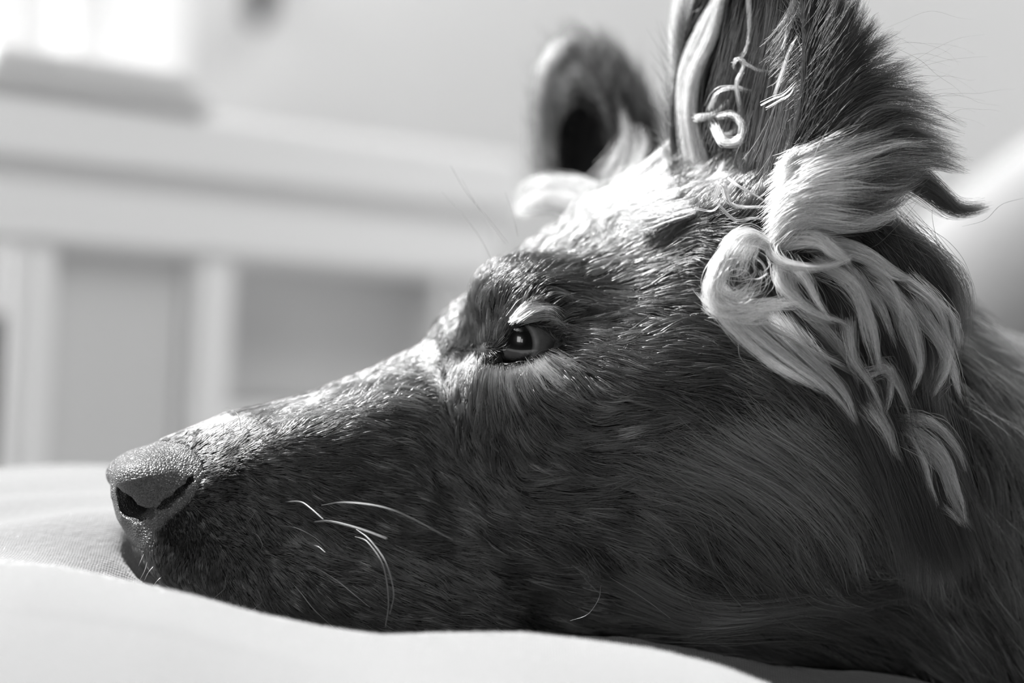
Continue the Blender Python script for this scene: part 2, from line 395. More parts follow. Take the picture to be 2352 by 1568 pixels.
# ------------------------------------------------------------------ short coat
# guides on the near side: pixel, 2-D flow (right, down), length mm, lift
G = [(430,1030,1,-.5,1.6,.3),(350,1030,1,-.3,1.5,.5),(520,985,1,-.35,3,.35),(500,1060,1,-.35,2.8,.4),(480,1120,1,-.05,2.2,.4),(600,1100,1,.1,4,.3),
(420,1230,.1,1,1.6,.7),(480,1290,.2,1,2.2,.7),(520,1200,.6,.5,2.2,.6),(600,1280,.5,.8,3,.5),(700,1380,.7,.6,4,.45),(380,1290,-.2,1,2,.7),
(620,945,1,-.38,3.6,.3),(750,915,1,-.38,4.4,.3),(700,1020,1,.0,5,.3),(850,880,1,-.42,4.8,.3),(930,850,1,-.5,5.5,.32),(900,960,1,.0,6.5,.28),(960,920,1,.1,6,.4),(800,1100,1,.25,6,.28),
(900,1200,.95,.4,7,.25),(800,1300,.9,.5,6,.3),(1000,1100,.75,.7,7,.25),(1030,930,.15,1,4,.3),(1000,1380,.95,.35,8,.3),
(1050,840,.4,.9,3,.3),(1100,870,.0,1,5,.3),(1150,870,.15,1,6,.35),(1200,870,.45,.9,6.5,.38),(1250,850,.75,.7,6,.35),(1300,815,.95,.35,6,.3),(1100,960,.1,1,7,.25),(1200,950,.5,.85,8,.28),
(1130,1050,.6,.8,8,.25),(1250,1050,.95,.1,9,.25),(1350,1000,1,-.25,10,.25),(1400,900,1,.25,9,.2),(1300,900,.9,.55,8,.25),
(1360,1100,1,-.1,11,.25),(1500,1000,1,-.05,12,.25),(1650,980,.95,.3,13,.25),(1550,880,1,.2,11,.2),(1700,880,.9,.45,13,.2),
(1020,790,.4,-.9,3,.35),(1060,740,.1,-1,4,.35),(1110,700,.15,-1,6,.45),(1110,640,.5,-.85,7,.6),(1180,610,.8,-.6,7,.6),(1150,750,.45,-.9,3.5,.4),
(1200,700,.75,-.65,6,.5),(1260,710,1,-.15,8,.4),(1310,750,.85,.55,8,.3),(1240,735,1,-.2,5,.3),(1370,800,.8,.6,9,.2),
(1200,545,1,-.6,8,.5),(1300,490,1,-.5,10,.45),(1400,450,1,-.5,13,.45),(1500,400,.8,-.7,16,.5),(1300,580,1,-.3,9,.35),(1400,560,1,-.25,11,.3),(1500,500,1,-.25,13,.35),
(1600,470,1,-.15,14,.35),(1400,680,1,.1,9,.25),(1500,640,1,.05,11,.25),(1600,620,1,.25,12,.25),(1560,750,1,.15,11,.25),(1650,780,.95,.35,13,.22),
(1500,1150,.9,.45,13,.25),(1400,1230,.9,.4,12,.25),(1200,1250,.95,.3,10,.25),(1600,1200,.7,.75,15,.25),(1700,1080,.8,.65,17,.25),(1800,1180,.6,.85,19,.25),(1900,1100,.6,.85,19,.25),
(1900,1280,.35,1,20,.25),(1750,1300,.65,.8,17,.25),(1600,1340,.9,.5,16,.25),(1800,1400,1,.1,20,.3),(1950,1370,1,-.05,22,.35),(2080,1420,.8,.6,24,.35),(1700,1460,1,.1,20,.3),(1900,1480,.9,.35,22,.3),
(1300,1400,.95,.2,12,.25),(1500,1450,1,.1,16,.25),(2050,1250,.25,1,24,.3),(2100,1100,.35,1,24,.3),(2000,950,.5,.9,20,.3),(1850,950,.7,.7,18,.25),(1850,700,.7,.7,20,.3),(2000,700,.6,.8,22,.3),
(2150,900,.4,.9,26,.35),(2250,1000,.25,1,30,.35),(2300,1300,.2,1,30,.35),(2250,1450,.6,.8,30,.35),(2500,1200,.3,1,34,.3),(2900,1200,.4,.9,36,.3),(2250,780,.8,.5,26,.3),(2400,850,.8,.6,30,.3),
(1680,450,.8,-.5,14,.35),(1800,450,1,.2,18,.35),(2000,560,.9,.5,24,.35)]
G = np.array(G, float)
GP = []
for g in G:
    a0 = H(g[0], g[1], 0)[0]; y = np.interp(a0, WA[:, 0], WA[:, 1]) * .8
    if g[0] > 2000: y = .03
    h = H(g[0], g[1], y); GP.append(h[[0, 2]])
GP = np.array(GP)
GD = G[:, 2:4] * np.array([1, -1]); GD /= np.linalg.norm(GD, axis=1, keepdims=True)
def field(h):
    P = h[:, [0, 2]]
    out = np.zeros((len(P), 4))
    for s in range(0, len(P), 40000):
        d2 = ((P[s:s + 40000, None, :] - GP[None]) ** 2).sum(-1) + 4e-7
        wt = d2 ** -1.6; wt /= wt.sum(1, keepdims=True)
        out[s:s + 40000, :2] = wt @ GD; out[s:s + 40000, 2] = wt @ G[:, 4]; out[s:s + 40000, 3] = wt @ G[:, 5]
    return out
def noise3(p, seed, amp_scale):
    r = np.random.default_rng(seed); o = np.zeros(len(p))
    for i in range(6):
        k = r.normal(size=3) * amp_scale; o += np.sin(p @ k + r.uniform(0, 6.28))
    return o / 2.4

vt = verts; fq = faces
A, B, C, D = (vt[fq[:, i]] for i in range(4))
area = .5 * np.linalg.norm(np.cross(C - A, D - B), axis=1)
ctr = (A + B + C + D) / 4
hc = q2h(ctr)
dens = np.ones(len(ctr))
nrm = grad(F, ctr)
view = -ctr / np.linalg.norm(ctr, axis=1, keepdims=True)
facing = (nrm * view).sum(1)
dens *= np.where(facing > -.25, 1.0, .22)
lenmap = field(hc)
L0 = lenmap[:, 2]
dens *= np.clip(7.0 / np.maximum(L0, 1), .22, 2.6)
dens *= np.where(ctr[:, 0] > .20, .25, 1.0)
dens *= np.where((hc[:, 0] > .15) & (ctr[:, 1] > .80), .5, 1.0)
# keep the coat off the nose leather, the eye opening and the ears
dens[(poly_sd(hc[:, 0], hc[:, 2], NPOLY) < -.0016) & (hc[:, 0] < .03)] = 0
al = poly_sd(hc[:, 0], hc[:, 2], ALM)
deye = np.linalg.norm(np.stack([hc[:, 0], np.abs(hc[:, 1]), hc[:, 2]], -1) - EYE_C, axis=1)
dens[(al < .0001) & (deye < .03)] = 0
en = ear_n.sd(ctr) < .0015; ef = ear_f.sd(ctr) < .0015
dens[en | ef] = 0
NH = 250000
pw = area * dens; pw /= pw.sum()
fi = rng.choice(len(ctr), NH, p=pw)
u1, u2 = rng.random(NH)[:, None], rng.random(NH)[:, None]
p0 = (A[fi] * (1 - u1) + B[fi] * u1) * (1 - u2) + (D[fi] * (1 - u1) + C[fi] * u1) * u2
n0 = grad(F, p0)

def flow(q, n):
    h = q2h(q); f = field(h)
    d = f[:, 0:1] * EA + f[:, 1:2] * EZ
    # hair parts on the midline: nothing to do, the flow is shared by both sides
    d = d - (d * n).sum(1, keepdims=True) * n
    ln = np.linalg.norm(d, axis=1, keepdims=True) + 1e-9
    return d / ln, f
K = 6
ls = None
P = np.zeros((NH, K, 3)); P[:, 0] = p0 - n0 * .0004
q = p0.copy(); n = n0
d, f = flow(q, n)
Lh = f[:, 2] / 1000 * rng.uniform(.65, 1.2, NH)
guard = rng.random(NH) < .10
lift = f[:, 3] * rng.uniform(.5, 1.4, NH) * np.where(guard, 1.9, 1)
wn = noise3(p0, 3, 260) * .28 + noise3(p0, 4, 700) * .12 + rng.normal(size=NH) * .10
for k in range(1, K):
    t = k / (K - 1)
    b = np.cross(n, d)
    ang = wn
    dd = d * np.cos(ang)[:, None] + b * np.sin(ang)[:, None]
    lf = lift * (1.15 - 1.3 * t)
    step = dd * np.cos(lf)[:, None] + n * np.sin(lf)[:, None]
    q = q + step * (Lh / (K - 1))[:, None]
    if k in (2, 4):
        n = grad(F, q); d, _ = flow(q, n)
    if k >= 2:
        fv = F(q); need = np.maximum(.0003 + .0006 * t - fv, 0)
        q = q + n * np.minimum(need, .003)[:, None]
    P[:, k] = q
# clumping
from mathutils.kdtree import KDTree
ncl = NH // 26
ci = rng.choice(NH, ncl, replace=False)
kd = KDTree(ncl)
for i, j in enumerate(ci): kd.insert(p0[j].tolist(), i)
kd.balance()
own = np.array([kd.find(x)[1] for x in p0.tolist()])
cs = ci[own]
wgt = np.linspace(0, 1, K) ** 1.3
amt = (np.where(guard, .25, .8) * rng.uniform(.4, 1.15, NH) * np.clip(Lh / .009, .3, 1))[:, None, None] * wgt[None, :, None]
P = P + (P[cs] - P) * amt
ct = np.exp(rng.normal(0, .72, NH))[cs]
h0 = q2h(p0)
tone = .008 * ct * np.exp(rng.normal(0, .6, NH)) * np.where(guard, 2.5, 1)
tone = tone * (1 + 1.4 * np.clip((p0[:, 0] - .10) / .05, 0, 1)) * (1 + .6 * np.clip((Lh - .011) / .006, 0, 1))  # longer hair toned lighter, standing in for light on the cheek
rad = np.where(Lh < .004, .000042, .000052) * rng.uniform(.8, 1.25, NH) * np.where(guard, 1.25, 1)
fur = make_hair('coat', P, rad, tone, M_fur, dog, ORG)
props(fur, kind='stuff')

# ------------------------------------------------------------------ strands drawn from guide lines
def resample(pts, k):
    pts = np.asarray(pts, float)
    if len(pts) > 2:
        e = np.vstack([2 * pts[0] - pts[1], pts, 2 * pts[-1] - pts[-2]]); out = []
        for i in range(len(pts) - 1):
            p = e[i:i + 4]
            for t in np.linspace(0, 1, 12, endpoint=False):
                out.append(.5 * ((2 * p[1]) + (-p[0] + p[2]) * t + (2 * p[0] - 5 * p[1] + 4 * p[2] - p[3]) * t * t + (-p[0] + 3 * p[1] - 3 * p[2] + p[3]) * t ** 3))
        out.append(pts[-1]); pts = np.array(out)
    s = np.r_[0, np.cumsum(np.linalg.norm(np.diff(pts, axis=0), axis=1))]; s /= s[-1]
    t = np.linspace(0, 1, k)
    return np.stack([np.interp(t, s, pts[:, i]) for i in range(pts.shape[1])], -1)
FD = 66.2
def gq(g, k=14):
    q = [Q(p[0], p[1], (FD + (p[2] if len(p) > 2 else 0.)) / 100) for p in g]
    return resample(q, k)
def sheet(guides, n, tones, rad=.00005, spread=(14, 5), depth=.35, clump=.7, ncl=None, frizz=6, lenj=.35, seed=1, k=14, roll=0.):
    r = np.random.default_rng(seed)
    Gq = np.array([gq(g, k) for g in guides]); m = len(guides)
    tones = np.broadcast_to(np.asarray(tones, float), (m,))
    ncl = ncl or max(3, n // 22)
    if m == 1:
        s = np.zeros(n); sc_ = np.zeros(ncl)
    else:
        s = r.uniform(0, m - 1, n); sc_ = r.uniform(0, m - 1, ncl)
    cl = np.argmin(np.abs(s[:, None] - sc_[None]) + r.random((n, ncl)) * .25, axis=1) if m > 1 else r.integers(0, ncl, n)
    off_c = r.normal(size=(ncl, 3)) * np.array([1, .8 * depth * 2.5, 1])
    off = r.normal(size=(n, 3)) * np.array([1, .8 * depth * 2.5, 1])
    t = np.linspace(0, 1, k)
    px = .66 / FPX
    W1 = clump * np.clip(t * 1.5, 0, 1) ** .8
    st = s[:, None] * (1 - W1) + sc_[cl][:, None] * W1
    st = np.clip(st, 0, m - 1 - 1e-6) if m > 1 else st * 0
    i0 = st.astype(int); fr = (st - i0)[..., None]
    ti = np.arange(k)[None].repeat(n, 0)
    Pq = Gq[i0, ti] * (1 - fr) + Gq[np.minimum(i0 + 1, m - 1), ti] * fr
    env = (spread[0] * (1 - t) + spread[1] * t)[None, :, None] * px
    o = off[:, None] * (1 - W1)[None, :, None] + off_c[cl][:, None] * W1[None, :, None] * 1.0 + off[:, None] * .12 * W1[None, :, None]
    Pq = Pq + o * env
    # frizz
    for _ in range(2):
        ph = r.uniform(0, 6.28, (n, 1)); fq_ = r.uniform(1.0, 3.2, (n, 1)); av = r.normal(size=(n, 1, 3))
        Pq = Pq + av * (np.sin(ph + fq_ * t[None] * 6.28) * t[None])[..., None] * frizz * px * .5
    # varied length: trim along the strand
    lf = 1 - r.uniform(0, lenj, n) ** 1.0
    tt = t[None] * lf[:, None] * (k - 1); j0 = np.minimum(tt.astype(int), k - 2); fj = (tt - j0)[..., None]
    ri = np.arange(n)[:, None]
    Pq = Pq[ri, j0] * (1 - fj) + Pq[ri, j0 + 1] * fj
    tb = np.interp(s, range(m), tones) if m > 1 else np.full(n, tones[0])
    tn = tb * np.exp(r.normal(-.1, .4, ncl))[cl] * np.exp(r.normal(-.1, .5, n))
    return Pq, rad * r.uniform(.75, 1.3, n), np.clip(tn, .004, .85)
class Bunch:
    def __init__(s): s.P = []; s.r = []; s.t = []
    def add(s, *a, **k):
        P, r, t = sheet(*a, **k); s.P.append(P); s.r.append(r); s.t.append(t)
    def build(s, name, mat, kind='stuff', label=None, tip=.25):
        o = make_hair(name, np.concatenate(s.P), np.concatenate(s.r), np.concatenate(s.t), mat, dog, ORG, tip)
        return props(o, label, kind=kind)

DK = .010; MD = .04; LT = .20; WH = .48  # fringe is paler by nature; the brightest tones also carry sunlight
# near ear: dark upper fringe on the back edge
fr = Bunch()
fr.add([[(1800,120,.6),(1830,20,.4),(1850,-90,.4)],[(1830,180,.5),(1880,70,.2),(1915,-60,.2)],[(1860,170,.3),(1920,80,0),(1965,-40,0)],[(1870,210,.1),(1945,110,0),(1995,20,0)],
        [(1880,250,.0),(1970,150,-.1),(2060,80,.2)],[(1880,300,.0),(1990,190,-.2),(2110,150,.3)],[(1885,340,-.2),(2010,230,-.2),(2160,240,.2)],
        [(1890,370,-.2),(2040,280,-.2),(2210,310,.2)],[(1900,390,-.1),(2060,320,0),(2215,365,.4)],[(1900,410,-.1),(2070,370,0),(2225,400,.4)]],
       8000, [DK,DK,DK,DK,DK,DK,.015,.02,.03,.03], spread=(24, 9), clump=.85, ncl=170, frizz=9, seed=2, lenj=.5)
fr.add([[(1930,440,.1),(2060,400,.2),(2130,440,.5),(2200,495,.9),(2280,478,1.2)],[(1930,420,.1),(2060,385,.2),(2140,420,.5),(2200,470,.9),(2262,470,1.2)]], 1500, DK, spread=(30, 8), clump=.6, ncl=30, frizz=6, seed=3, lenj=.55)
# bright sweep on the lower back edge of the near ear
fr.add([[(1810,385,-.2),(1850,350,-.4),(1930,325,-.5),(2000,285,-.3)],[(1795,430,-.3),(1860,375,-.6),(1960,345,-.6),(2080,305,-.2)],
        [(1790,470,-.4),(1850,410,-.7),(1960,380,-.7),(2070,345,-.3),(2170,352,0)],[(1785,500,-.4),(1835,450,-.8),(1930,430,-.8),(2040,440,-.5),(2110,410,-.2)],
        [(1785,530,-.4),(1840,475,-.8),(1940,480,-.8),(2020,480,-.5),(2080,430,-.2)],[(1790,560,-.4),(1850,512,-.8),(1930,520,-.8),(2010,510,-.5),(2060,470,-.3)]],
       3000, [LT,WH,WH,WH,WH,LT], rad=.00006, spread=(16, 12), clump=.8, ncl=110, frizz=8, seed=4, lenj=.75)
fr.add([[(1880,380,-.3),(1960,350,-.5),(2060,330,-.3),(2160,330,0)],[(1870,440,-.3),(1960,410,-.6),(2060,400,-.4),(2150,390,0)],[(1880,500,-.4),(1960,490,-.7),(2040,470,-.5),(2100,420,-.2)]], 1300, .02, spread=(22, 12), clump=.8, ncl=60, frizz=9, seed=44, lenj=.5)
fr.add([[(1860,345,-.1),(1830,345,-.4),(1800,365,-.6),(1770,380,-.7)],[(1870,370,-.2),(1835,360,-.5),(1800,385,-.6),(1785,430,-.6)]], 160, WH, rad=.00007, spread=(9, 7), clump=.6, ncl=14, frizz=7, seed=5)
# loops below the sweep
fr.add([[(1800,545,-.4),(1880,540,-.9),(1930,575,-1.),(1960,600,-.8)],[(1800,560,-.4),(1870,560,-.9),(1910,590,-.9),(1950,605,-.7)]], 500, WH, rad=.00006, spread=(9, 5), clump=.6, seed=6, frizz=3)
fr.add([[(1800,545,-.3),(1772,570,-.7),(1795,600,-1),(1860,612,-1.),(1920,603,-.9),(1960,585,-.7)]], 300, WH, rad=.00006, spread=(9, 4), clump=.4, seed=7, frizz=3, ncl=6)
fr.add([[(1830,550,-.3),(1960,560,-.6),(2050,620,-.5),(2060,640,-.2)],[(1900,560,-.3),(2000,600,-.5),(2060,640,-.4),(2110,640,0)]], 500, [LT,.2], spread=(10, 5), clump=.6, seed=8, frizz=5)
# hanging locks
def lock(path, n, tone, wd=13, seed=0, tipw=2.5, rad=.00006, cl=.35, fz=3, lj=.35):
    tone = tone if tone > .3 else tone * .8
    fr.add([path], int(n * .32), tone, rad=rad, spread=(wd * .95, tipw * 1.5), clump=.78, ncl=max(5, n // 22), frizz=fz, lenj=lj + .1, seed=seed, depth=.35)
    fr.add([path], int(n * .12), tone * .7, rad=rad * .8, spread=(wd * 1.6, 9), clump=.2, ncl=4, frizz=9, lenj=.6, seed=seed + 900, depth=.4)
LK = [([(1640,690,-1.0),(1680,750,-1.2),(1750,815,-1.1),(1840,872,-.9),(1900,905,-.7)],420,WH,9),
([(1655,690,-1.),(1712,750,-1.2),(1790,812,-1.1),(1870,872,-.9),(1925,920,-.7)],360,.36,8),
([(1670,700,-.9),(1740,762,-1.1),(1820,830,-1.),(1900,890,-.8),(1968,975,-.6)],400,.26,9),
([(1690,705,-.8),(1760,745,-1.),(1850,795,-.8),(1950,850,-.6),(1998,868,-.5)],130,.16,6),
([(1650,700,-.9),(1700,770,-1.1),(1770,835,-1.),(1830,880,-.8)],200,.40,8),
([(1792,598,-.6),(1792,650,-.9),(1840,700,-1.1),(1890,728,-1),(1925,742,-.9)],330,WH,11),
([(1815,605,-.6),(1850,645,-1),(1880,700,-1.1),(1905,733,-1)],330,WH,12),
([(1800,600,-.6),(1825,670,-.9),(1870,720,-1),(1940,745,-.8),(1955,790,-.7),(1955,850,-.6)],140,LT,10),
([(1880,600,-.4),(1960,650,-.7),(2000,740,-.8),(2012,800,-.8),(2020,860,-.7)],420,.30,14),
([(1900,590,-.3),(1970,680,-.6),(1990,760,-.7),(2018,850,-.6)],300,.24,14),
([(1950,620,-.3),(2020,700,-.5),(2045,760,-.6),(2060,800,-.5)],260,.22,14),
([(1990,610,-.2),(2050,660,-.5),(2070,720,-.5),(2068,770,-.5)],240,.28,12),
([(2020,660,-.2),(2090,730,-.4),(2115,830,-.5),(2095,905,-.4)],360,.22,14),
([(2060,680,0),(2080,760,-.3),(2112,850,-.4),(2108,890,-.3)],260,.22,10),
([(2100,690,0),(2150,760,-.3),(2178,830,-.3),(2140,915,-.2)],420,.26,15),
([(2080,640,.1),(2150,700,-.2),(2180,790,-.2),(2165,870,-.1)],300,.20,14),
([(2170,800,0),(2190,850,-.2),(2210,930,-.1)],120,.26,7),
([(2150,690,.1),(2190,730,-.1),(2208,810,-.1)],180,.22,9),
([(2178,830,0),(2196,880,-.2),(2205,905,-.2)],80,.26,5),
([(1950,740,-.4),(1960,820,-.6),(2000,880,-.6),(2030,950,-.5)],260,.20,12),
([(1990,860,-.3),(2040,850,-.5),(2045,900,-.5),(2032,958,-.4)],220,.20,9),
([(2020,830,-.3),(2060,880,-.5),(2090,950,-.3),(2095,970,-.3)],240,.16,11),
([(1770,720,-.5),(1830,790,-.8),(1880,840,-.8),(1940,900,-.6),(1970,975,-.5)],420,.24,14),
([(1800,730,-.4),(1870,810,-.6),(1910,860,-.6),(1945,905,-.5)],260,.14,12),
([(1840,700,-.3),(1930,800,-.5),(1960,850,-.5),(1975,900,-.5)],240,.10,16),
([(1840,760,-.3),(1890,810,-.6),(1950,840,-.6)],120,.2,6),
([(2000,930,-.3),(2040,990,-.5),(2060,1040,-.4),(2076,1070,-.4)],300,.20,15),
([(2085,990,-.2),(2120,1050,-.4),(2140,1120,-.4),(2158,1165,-.3)],240,.24,9),
([(2070,960,-.1),(2140,970,-.3),(2200,1030,-.2),(2222,1090,-.1)],280,.22,11),
([(2085,985,-.2),(2160,1040,-.4),(2200,1130,-.3),(2222,1215,-.2)],420,.28,12),
([(2090,1000,-.1),(2160,1070,-.3),(2190,1150,-.2),(2240,1220,-.1)],260,.24,9),
([(2160,1160,-.1),(2190,1180,-.2),(2220,1215,-.1)],120,.24,7)]
for i, (pth, n_, tn, wd) in enumerate(LK): lock(pth, n_, tn, min(wd, 9 + (wd - 9) * .5), seed=20 + i)
# darker mass of long hair under the locks, from behind the ear down the neck
fr.add([[(1700,640,.9),(1800,760,.6),(1880,850,.4),(1950,960,.2)],[(1800,600,.9),(1900,740,.6),(1980,850,.4),(2040,980,.2)],[(1900,560,.9),(2000,680,.6),(2060,820,.4),(2090,960,.2)],
        [(1980,520,.9),(2080,620,.6),(2120,760,.5),(2140,900,.3)],[(1990,540,1.0),(2100,580,.8),(2180,660,.7),(2195,780,.6)]], 6000, [.012,.012,.012,.010,.010], spread=(40, 16), clump=.7, ncl=160, frizz=9, seed=60)
fr.add([[(1960,520,1.2),(2060,540,1.2),(2140,590,1.2),(2195,655,1.2)],[(1960,580,1.),(2060,590,.8),(2140,640,.8),(2190,690,.8)]], 2600, [.010,.012], spread=(24, 9), clump=.6, ncl=60, frizz=8, seed=61)
fr.add([[(2000,900,.2),(2060,1050,.1),(2120,1200,0),(2180,1350,0)],[(2080,850,.4),(2140,1000,.3),(2200,1150,.2),(2260,1300,.2)],[(1950,900,.2),(2030,1080,0),(2080,1240,0),(2090,1400,0)]], 4000, .010, spread=(40, 20), clump=.7, ncl=100, frizz=9, seed=62)
# curly bright tuft in front of the ear base
fr.add([[(1775,560,-.5),(1720,528,-.9),(1670,548,-1.1),(1645,610,-1.2),(1632,660,-1.2)],[(1775,575,-.5),(1725,545,-.9),(1690,570,-1.1),(1660,620,-1.2),(1650,670,-1.2)],
        [(1770,570,-.5),(1745,560,-.9),(1735,600,-1.1),(1738,640,-1.1)]], 240, WH, rad=.00007, spread=(6, 9), clump=.5, ncl=16, frizz=9, seed=70)
fr.add([[(1690,560,-.7),(1650,600,-1.1),(1628,660,-1.3),(1640,710,-1.3),(1680,735,-1.2)],[(1700,575,-.7),(1662,610,-1.1),(1645,660,-1.3),(1655,700,-1.3),(1690,725,-1.2)]], 420, WH, rad=.000065, spread=(9, 12), clump=.6, ncl=30, frizz=9, seed=71)
fr.add([[(1640,650,-1.),(1660,690,-1.3),(1700,700,-1.3),(1760,700,-1.2),(1840,704,-1.1)],[(1635,680,-1.),(1665,715,-1.3),(1710,715,-1.3),(1770,695,-1.2),(1845,696,-1.1)],[(1640,700,-1.),(1680,725,-1.3),(1730,735,-1.3),(1760,722,-1.2)]], 620, WH, rad=.000065, spread=(13, 6), clump=.65, ncl=34, frizz=9, seed=73, lenj=.6)
fr.add([[(1640,650,-1.),(1680,680,-1.3),(1710,660,-1.3),(1735,630,-1.2)],[(1650,690,-1.),(1690,700,-1.3),(1730,680,-1.3),(1760,655,-1.2)]], 200, WH, rad=.000065, spread=(13, 9), clump=.5, ncl=24, frizz=10, seed=74, lenj=.7)
for i in range(30):
    a = random.uniform(0, 6.28); rr = random.uniform(28, 60); cx, cy_ = 1705 + random.uniform(-22, 25), 620 + random.uniform(-20, 35)
    arc = [(cx + rr * math.cos(a + t) * random.uniform(.92, 1.05), cy_ + rr * .8 * math.sin(a + t), -1.0 - random.uniform(0, .4)) for t in np.linspace(0, random.uniform(1.2, 3.2), 5)]
    fr.add([arc], random.choice([1, 2, 3]), WH, rad=.00007, spread=(3, 2.5), clump=.3, ncl=2, frizz=2.5, seed=100 + i, lenj=.2)
fr.build('ear_fringe', M_long, label='long pale wavy fringe hair around the near ear, brightest locks toned as sunlit')

# hair inside and on the far (medial) rim of the near ear; sunlight put into the rim tones
ie = Bunch()
ie.add([[(1600,420,3.2),(1575,300,3.4),(1568,180,3.6),(1600,80,3.4),(1660,-30,3)],[(1620,400,3.),(1590,280,3.2),(1600,170,3.2),(1640,80,3),(1665,-30,3)]], 1500, [.5,.5], rad=.00007, spread=(11, 6), clump=.5, seed=200, frizz=5, lenj=.3)
ie.add([[(1590,380,3.8),(1560,240,4),(1548,90,4.),(1560,-60,4)],[(1600,380,3.8),(1580,240,4),(1575,90,4),(1585,-60,4)]], 800, .45, rad=.00007, spread=(9, 9), clump=.5, seed=201, frizz=6)
CU = [([(1640,290,2),(1660,325,1.6),(1700,320,1.5),(1702,285,1.6),(1680,262,1.8),(1640,268,2)],90,WH,6),([(1640,300,2.2),(1665,310,1.9),(1690,300,1.9),(1700,250,1.8),(1692,190,1.6),(1710,150,1.6),(1700,132,1.6),(1680,145,1.6),(1690,165,1.7)],60,WH,4),
([(1600,270,2.6),(1640,262,2.4),(1665,240,2.2),(1672,228,2.2)],60,LT,5),([(1630,250,2.2),(1650,210,2),(1690,200,1.8),(1730,210,1.6)],20,.2,4),([(1705,140,1.6),(1740,160,1.4),(1790,165,1.2)],20,.25,3),
([(1720,-20,2),(1722,60,2),(1715,110,1.8),(1700,135,1.6)],24,.2,4),([(1690,320,1.8),(1700,360,1.8),(1705,400,1.5),(1670,440,.8)],70,LT,5),
([(1560,450,2.4),(1620,425,2.2),(1650,400,2),(1665,365,2)],90,WH,7),([(1550,430,2.6),(1610,440,2.2),(1650,405,1.8),(1672,400,1.6)],90,WH,7),
([(1660,430,.6),(1675,465,.2),(1720,475,0),(1780,472,-.2)],16,LT,2),([(1650,470,0),(1690,505,-.2),(1730,500,-.2),(1780,505,-.2)],14,LT,2),([(1640,460,0),(1660,420,-.1),(1680,470,-.2),(1740,480,-.2)],14,LT,4),
([(1672,410,.6),(1700,430,.2),(1745,455,0),(1790,490,-.3)],14,LT,2),([(1595,480,.2),(1640,484,0),(1655,455,-.1),(1635,470,-.1)],6,LT,2)]
for i, (pth, n_, tn, wd) in enumerate(CU):
    ie.add([pth], n_, tn, rad=.00007, spread=(wd, wd * .6), clump=.3, ncl=4, frizz=3, lenj=.2, seed=220 + i, k=22)
ie.P = [p if p.shape[1] == 14 else p[:, np.round(np.linspace(0, p.shape[1] - 1, 14)).astype(int)] for p in ie.P]
# dim inner hair, several pointing up; fine lit strands over the conch
ie.add([[(1640,330,2.4),(1650,200,2.4),(1680,60,2.2),(1700,-60,2)],[(1720,380,1.6),(1740,240,1.6),(1770,100,1.2),(1790,-60,1)],[(1770,400,.9),(1790,300,.7),(1815,160,.5),(1850,20,.4)],[(1800,420,.5),(1815,320,.4),(1840,200,.3),(1875,80,.2)]],
       900, [.004,.004,.006,.012], spread=(26, 18), clump=.7, ncl=130, frizz=8, seed=240, lenj=.6)
for i, pth in enumerate([[(1775,230,.2),(1800,150,.0),(1815,110,-.1),(1835,80,-.1)],[(1780,220,.2),(1806,140,.0),(1818,105,-.1),(1830,92,-.1)],[(1745,240,.2),(1775,225,0),(1800,215,-.1),(1830,185,-.1)],[(1760,247,.2),(1790,230,0),(1815,215,-.1),(1828,190,-.1)],
        [(1850,210,0),(1870,150,-.1),(1885,110,-.1),(1900,80,-.1)],[(1862,60,0),(1866,100,0),(1858,150,-.1),(1850,200,0)],[(1795,115,0),(1803,90,0),(1806,70,0),(1808,60,0)],[(1855,210,0),(1870,180,-.1),(1885,155,-.1)]]):
    ie.add([pth], 6, WH, rad=.00006, spread=(2.5, 2), clump=.2, ncl=2, frizz=2, lenj=.2, seed=260 + i)
ie.build('inner_ear_hair', M_long, label='soft hair inside the near ear and along its inner rim')

# short coat on both ears (outside and rims) + fluff around the far ear
ef_ = Bunch()
def ear_coat(mask, n, length, tone, seed, updir):
    r = np.random.default_rng(seed)
    idx = np.where(mask)[0]; pa = area[idx] / area[idx].sum(); f_ = r.choice(idx, n, p=pa)
    p = ctr[f_] + r.normal(size=(n, 3)) * .0004; nn = nrm[f_]
    d = np.asarray(updir) - (nn @ np.asarray(updir))[:, None] * nn; d /= np.linalg.norm(d, axis=1, keepdims=True) + 1e-9
    L = length * r.uniform(.5, 1.2, n); t = np.linspace(0, 1, 14)
    w_ = r.normal(size=(n, 3)) * .25
    dd = d + w_ + nn * .35
    P_ = p[:, None] + (dd[:, None] * t[None, :, None] + (nn * -.12)[:, None] * (t ** 2)[None, :, None]) * L[:, None, None]
    ef_.P.append(P_); ef_.r.append(.00005 * r.uniform(.8, 1.2, n)); ef_.t.append(tone * r.uniform(.6, 1.5, n))
ear_coat(en, 11000, .010, .010, 300, ear_n.l + np.array([.3, 0, 0]))
ear_coat(ef, 9000, .008, .012, 301, ear_f.l)
ef_.add([[(1250,420,11),(1238,300,11),(1240,180,11.2),(1270,90,11.4)],[(1260,300,11),(1250,180,11.2),(1290,90,11.6),(1350,100,11.6)],[(1330,130,11.5),(1400,190,11.5),(1450,280,11),(1490,360,10)]], 500, [.05,.05,.05], rad=.00006, spread=(16, 14), clump=.3, seed=310, frizz=10)
ef_.add([[(1400,470,8),(1330,430,9),(1250,420,10),(1190,440,10)],[(1400,480,7.5),(1320,455,8.5),(1240,450,9.5),(1175,470,9.5)],[(1380,500,7),(1300,480,8),(1230,480,9),(1190,500,9)]], 1800, .05, rad=.00007, spread=(18, 14), clump=.5, seed=311, frizz=6)
